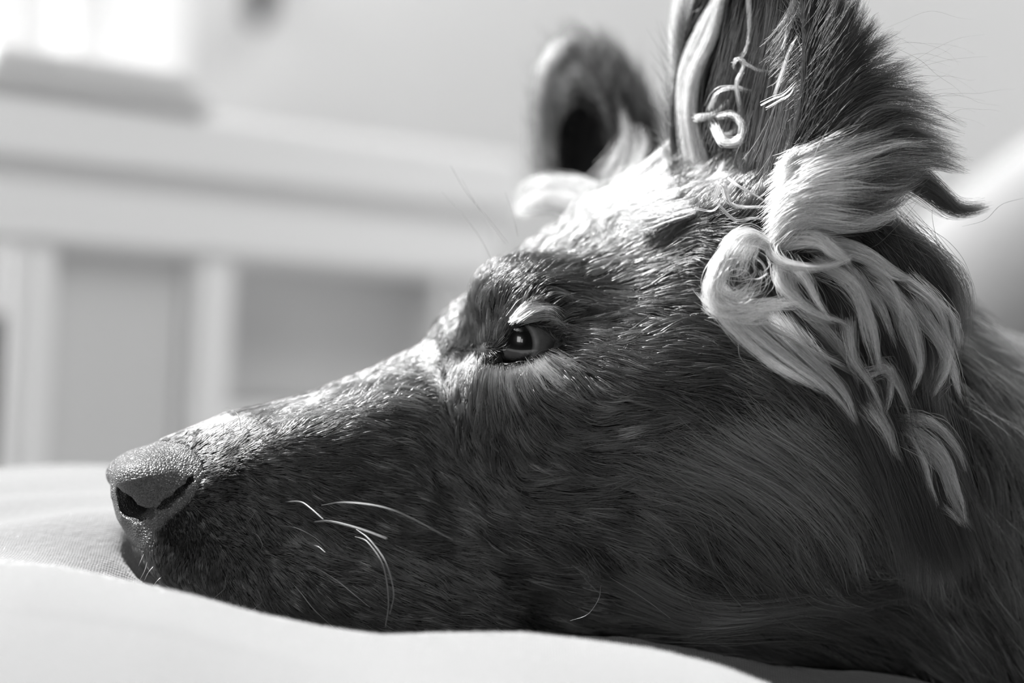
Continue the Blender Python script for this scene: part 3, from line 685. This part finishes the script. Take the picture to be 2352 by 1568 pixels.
ef_.add([[(1420,470,6.5),(1430,380,7.5),(1440,300,8.5),(1420,220,9.5)],[(1440,460,6.5),(1470,400,7),(1480,340,7.5),(1470,300,8)],[(1350,400,8.5),(1370,340,9),(1390,260,9.5),(1350,190,10)]], 140, [.02,.03,.015], rad=.00006, spread=(16, 14), clump=.6, seed=312, frizz=6)
# crest of hair on the forehead, sunlight put into its tones, running up to the near ear
ef_.add([[(1380,470,4.5),(1450,420,4.3),(1520,350,4),(1570,290,3.8)],[(1400,480,4),(1480,440,3.8),(1550,400,3.4),(1600,360,3)],[(1440,500,3),(1520,460,2.6),(1580,440,2.2),(1640,410,1.8)],[(1480,530,2),(1560,500,1.6),(1620,480,1.2),(1660,450,1.)]],
        2200, [.14,.10,.05,.02], rad=.00006, spread=(20, 8), clump=.7, seed=313, frizz=6, ncl=110)
ef_.build('ear_coat', M_long)

def on_skin(path, off=.6):
    out = []
    for u, v in path:
        h = hit(u, v); d = (N0 + h[0] * EA + h[1] * EY)[1]; out.append((u, v, d * 100 - FD - off / 10))
    return out
lf = Bunch()
lf.add([on_skin([(1172,738),(1195,705),(1222,682),(1250,668)], 1.2),on_skin([(1178,738),(1205,712),(1245,698),(1285,705)], 1.8),on_skin([(1190,738),(1225,718),(1265,715),(1300,750)], 2.2),on_skin([(1205,740),(1240,732),(1270,735),(1310,765)], 1.8)],
       170, [.06,.10,.08,.03], rad=.00007, spread=(4, 8), clump=.75, ncl=34, frizz=3, lenj=.45, seed=800)
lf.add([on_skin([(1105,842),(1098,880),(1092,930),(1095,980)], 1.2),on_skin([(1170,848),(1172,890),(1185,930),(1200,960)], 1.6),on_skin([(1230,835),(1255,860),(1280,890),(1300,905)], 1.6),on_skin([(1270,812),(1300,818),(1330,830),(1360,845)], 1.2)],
       900, [.03,.09,.18,.12], rad=.00006, spread=(7, 8), clump=.7, ncl=110, frizz=3, lenj=.6, seed=801)  # under-eye tones raised to carry the light falling there
for i, pth in enumerate([[(1196,742),(1197,752),(1194,764)],[(1216,743),(1219,754),(1218,766)],[(1236,748),(1240,760),(1242,770)],[(1180,742),(1176,752),(1170,760)]]):
    lf.add([on_skin(pth, 1.5)], 2, .03, rad=.00006, spread=(2, 2), clump=0, ncl=1, frizz=1, seed=810 + i)
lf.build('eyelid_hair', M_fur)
ck = Bunch()  # cheek streaks: highlights put into the strand tones
ck.add([on_skin([(1480,1120),(1600,1180),(1720,1290),(1800,1400)], 1.5),on_skin([(1560,1040),(1720,1120),(1850,1240),(1920,1360)], 2.5),on_skin([(1700,980),(1850,1080),(1960,1200),(2010,1330)], 3),on_skin([(1850,960),(1980,1060),(2060,1180),(2090,1320)], 3)],
       1700, [.02,.055,.055,.03], rad=.00006, spread=(38, 16), clump=.85, ncl=130, frizz=7, lenj=.7, seed=820)
ck.add([on_skin([(1480,1300),(1600,1370),(1740,1385),(1880,1365),(2020,1395),(2130,1480)], 2),on_skin([(1420,1360),(1580,1420),(1740,1410),(1900,1400),(2000,1440),(2080,1530)], 2),on_skin([(1600,1440),(1740,1430),(1880,1440),(1960,1480),(2010,1560)], 2.5)],
       1300, [.05,.05,.03], rad=.000055, spread=(24, 14), clump=.8, ncl=70, frizz=8, lenj=.6, seed=821)
ck.add([on_skin([(880,862),(930,858),(975,868)], 1.2),on_skin([(880,885),(940,888),(990,905)], 1.4),on_skin([(890,915),(950,922),(998,945)], 1.4),on_skin([(900,945),(960,955),(1000,975)], 1.2)],
       330, [.05,.05,.03,.015], rad=.00006, spread=(10, 7), clump=.75, ncl=44, frizz=3, lenj=.5, seed=823)
ck.build('cheek_hair', M_fur)

# ------------------------------------------------------------------ whiskers, brow bristles and single stray hairs
M_wh = hair_mat('whisker', .25, .35)
WK = [([(655,1152,-.1),(690,1152,-.5),(715,1168,-.9),(742,1192,-1.3)],.00016,.8,'w'),([(738,1160,-.2),(790,1153,-.8),(860,1160,-1.4),(930,1182,-1.8),(1040,1240,-2)],.00017,.8,'w'),
([(722,1198,-.2),(760,1197,-.8),(820,1212,-1.6),(888,1236,-2.6)],.00024,.85,'w'),([(818,1215,-.5),(850,1240,-.9),(885,1290,-1.3),(904,1360,-1.6),(895,1410,-1.6)],.00017,.7,'w'),
([(815,1232,-.4),(845,1245,-.8),(880,1300,-1.2),(892,1380,-1.4),(885,1440,-1.2)],.00016,.6,'w'),([(715,1251,-.2),(732,1256,-.5),(747,1268,-.7)],.00016,.8,'w'),
([(640,1206,0),(680,1212,-.3),(720,1232,-.5),(748,1255,-.6)],.00010,.3,'w'),([(570,1218,0),(590,1228,-.2),(602,1248,-.3),(600,1262,-.3)],.00010,.4,'w'),([(568,1200,0),(580,1185,-.1),(586,1172,-.1)],.00008,.3,'w'),
([(582,1280,0),(600,1300,-.2),(615,1322,-.3)],.00010,.45,'w'),([(656,1322,0),(690,1360,-.3),(720,1398,-.5),(765,1440,-.5)],.00010,.35,'w'),([(720,1300,0),(770,1330,-.4),(810,1362,-.7),(850,1395,-.8)],.00012,.45,'w'),
([(519,1290,-.1),(520,1320,-.2),(515,1352,-.3)],.00009,.7,'w'),([(452,1300,-.1),(445,1322,-.2),(436,1340,-.2)],.00008,.7,'w'),([(412,1228,-.1),(408,1245,-.2)],.00007,.6,'w'),([(338,1290,0),(332,1310,-.1),(322,1330,-.1)],.00007,.7,'w'),
([(352,1300,0),(340,1315,-.1),(332,1332,-.1)],.00007,.7,'w'),([(378,1318,0),(362,1332,-.1),(352,1345,-.1)],.00007,.7,'w'),([(330,1272,0),(322,1290,-.1),(318,1300,-.1)],.00006,.7,'w'),([(516,1352,-.2),(500,1366,-.3),(490,1374,-.3)],.00007,.6,'w'),
([(605,1380,-.2),(590,1392,-.4),(580,1400,-.4)],.00007,.5,'w'),
([(1168,560,2.6),(1120,500,2.8),(1070,440,3),(1035,380,3)],.00008,.04,'b'),([(1160,560,2.2),(1140,535,2.3),(1100,480,2.6),(1060,410,2.8)],.00007,.04,'b'),([(1130,600,2.6),(1105,550,2.8),(1060,490,3),(1015,440,3.2)],.00008,.04,'b'),([(1190,545,2.6),(1180,500,2.8),(1160,440,3)],.00007,.05,'b'),
([(590,1010,.3),(602,990,.2),(600,972,.2),(580,958,.3)],.00008,.02,'b'),([(553,985,.4),(550,962,.4),(540,945,.6),(515,936,.8)],.00007,.02,'b'),([(512,1000,.4),(514,980,.4),(512,966,.5)],.00006,.03,'b'),
([(1540,1420,-.5),(1480,1375,-.6),(1400,1325,-.5)],.00007,.4,'b'),([(1380,1345,-.4),(1375,1375,-.5),(1350,1410,-.5),(1310,1425,-.4)],.00005,.2,'b'),([(1695,785,-.9),(1700,820,-1.1),(1725,850,-1.2),(1730,872,-1.2)],.00006,.4,'b'),
([(2350,455,1.),(2300,470,.8),(2262,505,.6),(2210,520,.5)],.00006,.03,'b'),([(1900,520,.2),(1990,570,0),(2060,520,.2),(2110,460,.3)],.00007,.03,'b')]
for pth, r_, tn, kd_ in WK:
    P_ = gq(pth, 14)[None]
    make_hair('whisker' if kd_ == 'w' else 'stray_hair', P_, [r_], [tn], M_wh, dog, ORG, tip=.3)
wisps = Bunch()
for i in range(26):
    x0, y0 = random.uniform(1980, 2140), random.uniform(60, 300)
    pth = [(x0, y0, .3)]; an = random.uniform(-1.0, .1)
    for s in range(4):
        an += random.uniform(-.1, .55); pth.append((pth[-1][0] + 62 * math.cos(an), pth[-1][1] + 55 * math.sin(an), .3 + s * .15))
    wisps.add([pth], 1, .008, rad=.000024, spread=(2, 2), clump=0, ncl=1, frizz=5, lenj=.5, seed=400 + i)
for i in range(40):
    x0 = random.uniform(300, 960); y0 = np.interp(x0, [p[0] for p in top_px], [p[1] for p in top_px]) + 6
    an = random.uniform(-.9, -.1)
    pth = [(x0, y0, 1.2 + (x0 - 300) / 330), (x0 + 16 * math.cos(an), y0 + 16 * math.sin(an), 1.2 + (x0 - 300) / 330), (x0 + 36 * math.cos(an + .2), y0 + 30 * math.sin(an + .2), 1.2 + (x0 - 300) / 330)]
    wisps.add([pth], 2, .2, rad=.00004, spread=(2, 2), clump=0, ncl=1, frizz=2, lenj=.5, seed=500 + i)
wisps.build('stray_wisps', M_long)

# ------------------------------------------------------------------ cushion under the chin
ridge = np.array([(-400,1285),(0,1292),(130,1300),(220,1318),(300,1335),(440,1366),(600,1410),(750,1441),(880,1458),(1000,1453),(1200,1452),(1350,1469),(1500,1490),(1650,1526),(1760,1568),(2000,1690),(2400,1800),(3200,1900)], float)
YR = .617
rx = (ridge[:, 0] - 1176) / FPX * YR; rz = (784 - ridge[:, 1]) / FPX * YR
def cushion_z(x, y):
    R_ = np.interp(x, rx, rz)
    far = -.0415 - (.80 - y) * .083                       # gently rising plane behind
    xl = np.clip((x + .135) / .045, 0, 1); xl = xl * xl * (3 - 2 * xl)
    tro = np.minimum(far, R_ - .004) - .010 * xl
    far2 = far * (1 - xl) + np.minimum(far, R_ + .01) * xl if False else far
    # behind the ridge: dip, then climb to the far plane
    t1 = np.clip((y - YR) / (.030 + .09 * (1 - xl)), 0, 1); t1 = t1 * t1 * (3 - 2 * t1)
    wd_ = .10 - .055 * np.exp(-((x + .10) / .05) ** 2)
    t2 = np.clip((y - YR - .035) / wd_, 0, 1); t2 = t2 * t2 * (3 - 2 * t2)
    dip = R_ * (1 - t1) + (R_ - .0025 - .011 * xl) * t1
    back = dip * (1 - t2) + far * t2
    # in front of the ridge: nearly flat, rolling down to the camera
    s = np.clip((YR - y), 0, 1)
    front = R_ - .0 * s - 1.4 * s ** 2 + .0025 * np.sin(x * 38 + y * 30) * np.clip(s / .05, 0, 1)
    z = np.where(y > YR, back, front)
    z = np.where(y > .80, z - 6.0 * (y - .80) ** 2 - .3 * (y - .80), z)
    # soft hollow in front of the nose and a few wrinkles
    z = z - .014 * np.exp(-(((x + .095) / .034) ** 2 + ((y - .662) / .024) ** 2)) * np.clip((y - YR) / .012, 0, 1)
    z = z + .0012 * np.sin(x * 60 + 9 * np.sin(y * 22)) * np.clip((y - .62) / .05, 0, 1) * (1 - xl)
    return z
nx, ny = 300, 250
gx = np.linspace(-.34, .42, nx); gy = np.r_[np.linspace(.36, .56, 50), np.linspace(.561, .70, 120), np.linspace(.703, .955, 80)]
X, Y = np.meshgrid(gx, gy, indexing='ij')
Z = cushion_z(X, Y)
# the cushion gives way under the dog's weight
zz_ = np.arange(-.148, -.03, .003); low = np.full(X.shape, 9.)
sel = (Y > .632)
for z_ in zz_[::-1]:
    m_ = sel & (Z > z_ - .002)
    if not m_.any(): continue
    v_ = F(np.stack([X[m_], Y[m_], np.full(m_.sum(), z_)], -1), False)
    lw = low[m_]; lw[v_ < .0005] = z_; low[m_] = lw
for ax in (0, 1):
    l2 = low.copy()
    for sft in (-1, 1): l2 = np.minimum(l2, np.roll(low, sft, ax))
    low = l2
Z = np.minimum(Z, low - .004)
for _ in range(2):
    Z[1:-1, 1:-1] = (Z[1:-1, 1:-1] * 2 + Z[:-2, 1:-1] + Z[2:, 1:-1] + Z[1:-1, :-2] + Z[1:-1, 2:]) / 6
topv = np.stack([X, Y, Z], -1).reshape(-1, 3)
idx = np.arange(nx * ny).reshape(nx, ny)
fs = np.stack([idx[:-1, :-1], idx[1:, :-1], idx[1:, 1:], idx[:-1, 1:]], -1).reshape(-1, 4)
M_cush = node_mat('cushion_cotton', .122, .9, .15)
nt = M_cush.node_tree; b = nt.nodes['Principled BSDF']
tc = nt.nodes.new('ShaderNodeTexCoord')
hsum = None
for sx, sy in ((1, 0), (0, 1)):
    wv = nt.nodes.new('ShaderNodeTexWave'); wv.wave_type = 'BANDS'; wv.bands_direction = 'X' if sx else 'Y'
    wv.inputs['Scale'].default_value = 420; wv.inputs['Distortion'].default_value = 3.0; wv.inputs['Detail'].default_value = 2; wv.inputs['Detail Scale'].default_value = .8
    nt.links.new(tc.outputs['Object'], wv.inputs['Vector'])
    if hsum is None: hsum = wv
    else:
        ad = nt.nodes.new('ShaderNodeMath'); ad.operation = 'MULTIPLY'
        nt.links.new(hsum.outputs['Fac'], ad.inputs[0]); nt.links.new(wv.outputs['Fac'], ad.inputs[1])
        am = nt.nodes.new('ShaderNodeMath'); am.operation = 'MULTIPLY'; am.inputs[1].default_value = .45; nt.links.new(ad.outputs[0], am.inputs[0]); ad = am
nz = nt.nodes.new('ShaderNodeTexNoise'); nz.inputs['Scale'].default_value = 420; nz.inputs['Detail'].default_value = 6
nt.links.new(tc.outputs['Object'], nz.inputs['Vector'])
a2 = nt.nodes.new('ShaderNodeMath'); a2.operation = 'ADD'; nt.links.new(ad.outputs[0], a2.inputs[0]); nt.links.new(nz.outputs[0], a2.inputs[1])
bp = nt.nodes.new('ShaderNodeBump'); bp.inputs['Strength'].default_value = .8; bp.inputs['Distance'].default_value = .0007
nt.links.new(a2.outputs[0], bp.inputs['Height']); nt.links.new(bp.outputs[0], b.inputs['Normal'])
b.inputs['Sheen Weight'].default_value = .3
# closed body: skirt down and bottom
bv = topv.copy(); bv[:, 2] = -.20
ring = np.r_[idx[:, 0], idx[-1, 1:], idx[-2::-1, -1], idx[0, -2:0:-1]]
off = len(topv); rb = np.arange(len(ring)) + off
botv = topv[ring].copy(); mid = np.array([.04, .68, -.2]); botv[:, 2] = -.19
botv[:, :2] = mid[:2] + (botv[:, :2] - mid[:2]) * .97
side = [(int(ring[i]), int(rb[i]), int(rb[(i + 1) % len(ring)]), int(ring[(i + 1) % len(ring)])) for i in range(len(ring))]
allf = [tuple(f) for f in fs.tolist()] + side + [tuple(int(x) for x in rb[::-1])]
cush_org = W(np.array([.04, .63, -.19])).ravel()
cush = mesh_np('cushion', W(np.vstack([topv, botv])), allf, M_cush, None, cush_org)
cush.location = cush_org
props(cush, 'pale soft cotton cushion with a fold under the chin of the dog', 'cushion')
# fine lint along the cushion
lr = np.random.default_rng(5); nl = 26000
lx = lr.uniform(-.16, .16, nl); ly = np.where(lr.random(nl) < .55, lr.normal(YR, .005, nl), lr.uniform(.58, .70, nl)); lz = cushion_z(lx, ly)
base = np.stack([lx, ly, lz], -1); dv = lr.normal(size=(nl, 3)); dv[:, 2] = np.abs(dv[:, 2]) * .8 + .2; dv /= np.linalg.norm(dv, axis=1, keepdims=True)
ll = lr.uniform(.0002, .0008, nl); t = np.linspace(0, 1, 4)
LP = base[:, None] + dv[:, None] * (t[None, :, None] * ll[:, None, None]) + lr.normal(size=(nl, 1, 3)) * (t ** 2)[None, :, None] * .00015
lint = make_hair('nap', LP, .000022, .18, M_long, cush, cush_org); props(lint, kind='stuff')

# ------------------------------------------------------------------ room
def box(name, lo, hi, mat, parent=None, bevel=.003, rot=None, org=None):
    lo = np.array(lo, float); hi = np.array(hi, float); c = (lo + hi) / 2
    bm = bmesh.new(); bmesh.ops.create_cube(bm, size=1)
    for v in bm.verts: v.co = Vector(np.array(v.co) * (hi - lo))
    if bevel: bmesh.ops.bevel(bm, geom=bm.edges[:], offset=min(bevel, min(hi - lo) * .3), segments=2, affect='EDGES')
    me = bpy.data.meshes.new(name); bm.to_mesh(me); bm.free()
    o = link(name, me, mat, parent); o.location = c
    return o
M_wall = add_noise(node_mat('wall_paint', .6, .9, .1), 2.0, .60, .66)
M_floor = add_noise(node_mat('floor_boards', .4, .5, .3), 6.0, .40, .48)
M_white = node_mat('white_lacquer', .90, .4, .4)
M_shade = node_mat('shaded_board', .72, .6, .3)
M_dark = node_mat('dark_fabric', .05, .8, .2)
FLOOR = -.46; YW = 1.75; SB = .76
props(box('floor', (-2.4, -.9, FLOOR - .05), (2.2, YW + .1, FLOOR), M_floor, bevel=0), kind='structure')
def wx(u, y): return (u - 1176) / FPX * y
def kid(o, par): o.location = Vector(o.location) - Vector(par.location); return o
x1 = wx(300, YW); z0 = .135
wall = box('wall_back', (x1, YW, FLOOR), (2.2, YW + .1, 1.5), M_wall, bevel=0); props(wall, kind='structure')
WW = 1.5
for lo, hi in (((-2.4, YW, FLOOR), (x1, YW + .1, z0)), ((-2.4, YW, 1.25), (x1, YW + .1, 1.5)), ((-2.4, YW, z0), (x1 - WW, YW + .1, 1.25))):
    kid(box('wall_panel', lo, hi, M_wall, wall, bevel=0), wall)
win = empty('window_1', (x1 - WW / 2, YW + .02, z0)); props(win, kind='structure')
for nm, lo, hi in (('frame_stile', (x1 - .05, YW - .01, z0), (x1 + .03, YW + .05, 1.25)), ('frame_stile', (x1 - WW - .03, YW - .01, z0), (x1 - WW + .05, YW + .05, 1.25)), ('frame_rail', (x1 - WW, YW - .01, z0 - .02), (x1, YW + .05, z0 + .03)),
                   ('frame_rail', (x1 - WW, YW - .01, 1.2), (x1, YW + .05, 1.25)), ('mullion', (x1 - WW / 2 - .015, YW, z0), (x1 - WW / 2 + .015, YW + .04, 1.2)), ('window_sill', (x1 - WW - .1, YW - .10, z0 - .04), (x1 + .06, YW, z0 - .02))):
    kid(box(nm, lo, hi, M_white, win), win)
M_glass = bpy.data.materials.new('window_glass'); M_glass.use_nodes = True; nt = M_glass.node_tree
g1 = nt.nodes.new('ShaderNodeBsdfTransparent'); g2 = nt.nodes.new('ShaderNodeBsdfGlossy'); g2.inputs['Roughness'].default_value = .02
mx = nt.nodes.new('ShaderNodeMixShader'); mx.inputs[0].default_value = .05
nt.links.new(g1.outputs[0], mx.inputs[1]); nt.links.new(g2.outputs[0], mx.inputs[2]); nt.links.new(mx.outputs[0], nt.nodes['Material Output'].inputs[0])
kid(box('pane', (x1 - WW + .05, YW + .015, z0 + .03), (x1 - .05, YW + .019, 1.2), M_glass, win, bevel=0), win)
# added sheer curtain in front of the window, sunlit in place of bright sky
M_curt = bpy.data.materials.new('sheer_curtain'); M_curt.use_nodes = True; nt = M_curt.node_tree
d1 = nt.nodes.new('ShaderNodeBsdfDiffuse'); d1.inputs[0].default_value = (.8, .8, .8, 1)
t1 = nt.nodes.new('ShaderNodeBsdfTranslucent'); t1.inputs[0].default_value = (.58, .58, .58, 1)
mx = nt.nodes.new('ShaderNodeMixShader'); mx.inputs[0].default_value = .5
nt.links.new(d1.outputs[0], mx.inputs[1]); nt.links.new(t1.outputs[0], mx.inputs[2]); nt.links.new(mx.outputs[0], nt.nodes['Material Output'].inputs[0])
cv = []; cf = []
ncx, ncz = 340, 12
for i in range(ncx):
    xx = x1 - WW - .02 + WW * i / (ncx - 1)
    for j in range(ncz):
        zz = .158 + 1.05 * j / (ncz - 1)
        cv.append((xx + .006 * math.sin(i * .31 + j * .2), YW - .055 + .016 * math.sin(i * .42) * (1 - .03 * j), zz))
for i in range(ncx - 1):
    for j in range(ncz - 1): cf.append((i * ncz + j, (i + 1) * ncz + j, (i + 1) * ncz + j + 1, i * ncz + j + 1))
cloth = mesh_np('curtain', np.array(cv) - np.array((x1 - .48, YW - .05, .158)), cf, M_curt); cloth.location = (x1 - .48, YW - .05, .158)
props(cloth, 'added white sheer curtain passing sunlight in place of the bright window view', 'curtain')
# dark hook with a short cord high on the wall
hk = empty('wall_hook', W(Q(598, -5, YW - .001)).ravel()); props(hk, 'small dark hook high on the blank wall beside the curtain', 'hook')
M_blk = node_mat('dark_metal', .03, .4, .5)
t_ = np.linspace(0, 1, 14)
tube('hook_arm', np.stack([0 * t_, -.002 - .030 * np.sin(t_ * 3.0), .012 - .030 * t_], -1), [.0055] * 14, M_blk, hk)
pl_ = box('mounting_plate', (-.009, -.005, -.016), (.009, 0, .020), M_blk, hk, bevel=.001)

# white desk receding to the right
A0 = np.array([-.2859, 1.35]) * SB; ang = math.radians(49)
desk = empty('desk', (A0[0], A0[1], FLOOR)); desk.rotation_euler = (0, 0, ang)
props(desk, 'white desk with square legs and a low shelf, beyond the muzzle of the dog', 'desk')
def dbox(name, t0, t1, n0_, n1_, za, zb, mat, bev=.004):
    return box(name, (t0 * SB, n0_ * SB, za * SB - FLOOR), (t1 * SB, n1_ * SB, zb * SB - FLOOR), mat, desk, bevel=bev)
FS = FLOOR / SB
M_grey = node_mat('grey_board', .68, .7, .2)
dbox('desk_top', -.5, .44, -.003, .55, .086, .128, M_white)
dbox('apron', -.5, .42, .0, .035, .040, .078, M_white)
dbox('rail', -.5, .42, .006, .035, .078, .086, M_white, .001)
dbox('apron', .40, .42, .035, .5, .040, .086, M_white)
for a_, b_ in ((.016, .045), (.145, .182), (.39, .425)): dbox('leg', a_, b_, .004, .022, FS, .05, M_white)
dbox('leg', .39, .425, .45, .485, FS, .05, M_white)
dbox('desk_shade_panel', .18, .42, .055, .065, -.05, .045, M_shade)  # added panel standing in for the shadow beneath the desk
dbox('side_panel', .045, .145, .014, .022, FS, .045, M_grey)
dbox('shelf', .18, .42, .02, .30, -.12, -.05, M_white)
# dark tapered waste bin at the far left
bn = empty('waste_bin', (-.298, 1.12, FLOOR)); props(bn, 'dark tapered waste bin beside the nearest desk leg', 'bin')
def lathe(name, prof, mat, parent, n=40):
    vs = []; fs_ = []
    for r_, z_ in prof:
        for j in range(n): vs.append((r_ * math.cos(2 * math.pi * j / n), r_ * math.sin(2 * math.pi * j / n), z_))
    for i in range(len(prof) - 1):
        for j in range(n): fs_.append((i * n + j, i * n + (j + 1) % n, (i + 1) * n + (j + 1) % n, (i + 1) * n + j))
    return mesh_np(name, vs, fs_, mat, parent)
zt = .0 - FLOOR
lathe('bin_body', [(0, 0), (.045, 0), (.052, .01), (.066, zt - .004), (.062, zt - .004), (.048, .014), (0, .014)], M_dark, bn)
lathe('rim', [(.063, zt - .008), (.069, zt - .006), (.069, zt), (.063, zt), (.063, zt - .008)], M_blk, bn)

# folded white towel lying on the desk by the window
M_cloth = add_noise(node_mat('towel', .75, .95, .1), 300, .70, .80, .5, .001)
tw = empty('folded_towel', (A0[0] + .02, A0[1] + .09, .128 * SB)); tw.rotation_euler = (0, 0, ang); props(tw, 'folded white towel on the desk top below the curtain', 'towel')
for i in range(2):
    o = box('fold', (-.10 + .004 * i, -.05, .008 * i), (.030 - .012 * i, .05 - .003 * i, .008 * i + .0078), M_cloth, tw, bevel=.0035)

# big pale pillow standing behind the back of the dog
M_pil = add_noise(node_mat('pillow_cotton', .7, .95, .1), 120, .16, .18, .3, .001)
pc = W(Q(2700, 790, 1.25)).ravel(); n_ = 60; m_ = 40
vs = []; fs_ = []
for i in range(m_ + 1):
    t = math.pi * i / m_
    for j in range(n_):
        p = 2 * math.pi * j / n_
        sx = np.sign(math.cos(p)) * abs(math.cos(p)) ** .62; sz = np.sign(math.sin(p)) * abs(math.sin(p)) ** .62
        r_ = math.sin(t) ** .55
        vs.append((.142 * sx * r_, .045 * math.cos(t) * (1.0), .13 * sz * r_))
for i in range(m_):
    for j in range(n_): fs_.append((i * n_ + j, (i + 1) * n_ + j, (i + 1) * n_ + (j + 1) % n_, i * n_ + (j + 1) % n_))
pil = mesh_np('pillow', vs, fs_, M_pil); pil.location = pc; pil.rotation_euler = (math.radians(-12), math.radians(-38), math.radians(8))
props(pil, 'plump white pillow standing behind the neck of the dog', 'pillow')

# low upholstered daybed carrying the cushion, and a stool under the pillow
M_uph = add_noise(node_mat('upholstery', .3, .9, .1), 200, .26, .32, .4, .001)
M_wood = add_noise(node_mat('dark_wood', .1, .5, .3), 40, .07, .12)
def base_on_legs(name, lo, hi, label, cat):
    c = ((lo[0] + hi[0]) / 2, (lo[1] + hi[1]) / 2, FLOOR)
    e = empty(name, c); props(e, label, cat)
    sx, sy, zt_ = (hi[0] - lo[0]) / 2, (hi[1] - lo[1]) / 2, hi[2] - FLOOR
    box('seat_base', (-sx, -sy, .09), (sx, sy, zt_), M_uph, e, bevel=.015)
    for ax in (-1, 1):
        for ay in (-1, 1):
            cx_, cy2 = ax * (sx - .035), ay * (sy - .035)
            box('leg', (cx_ - .018, cy2 - .018, 0), (cx_ + .018, cy2 + .018, .092), M_wood, e, bevel=.003)
zb = float(min((cush.matrix_world @ v.co).z if False else v.co.z + cush_org[2] for v in cush.data.vertices))
base_on_legs('daybed', (-.33, .37, 0), (.41, .95, zb - .0005), 'low grey upholstered daybed under the pale cushion', 'daybed')
bpy.context.view_layer.update()
pz = min((pil.matrix_world @ v.co).z for v in pil.data.vertices)
base_on_legs('stool', (pc[0] - .17, pc[1] - .13, 0), (pc[0] + .17, pc[1] + .13, pz - .001), 'grey upholstered stool under the white pillow', 'stool')
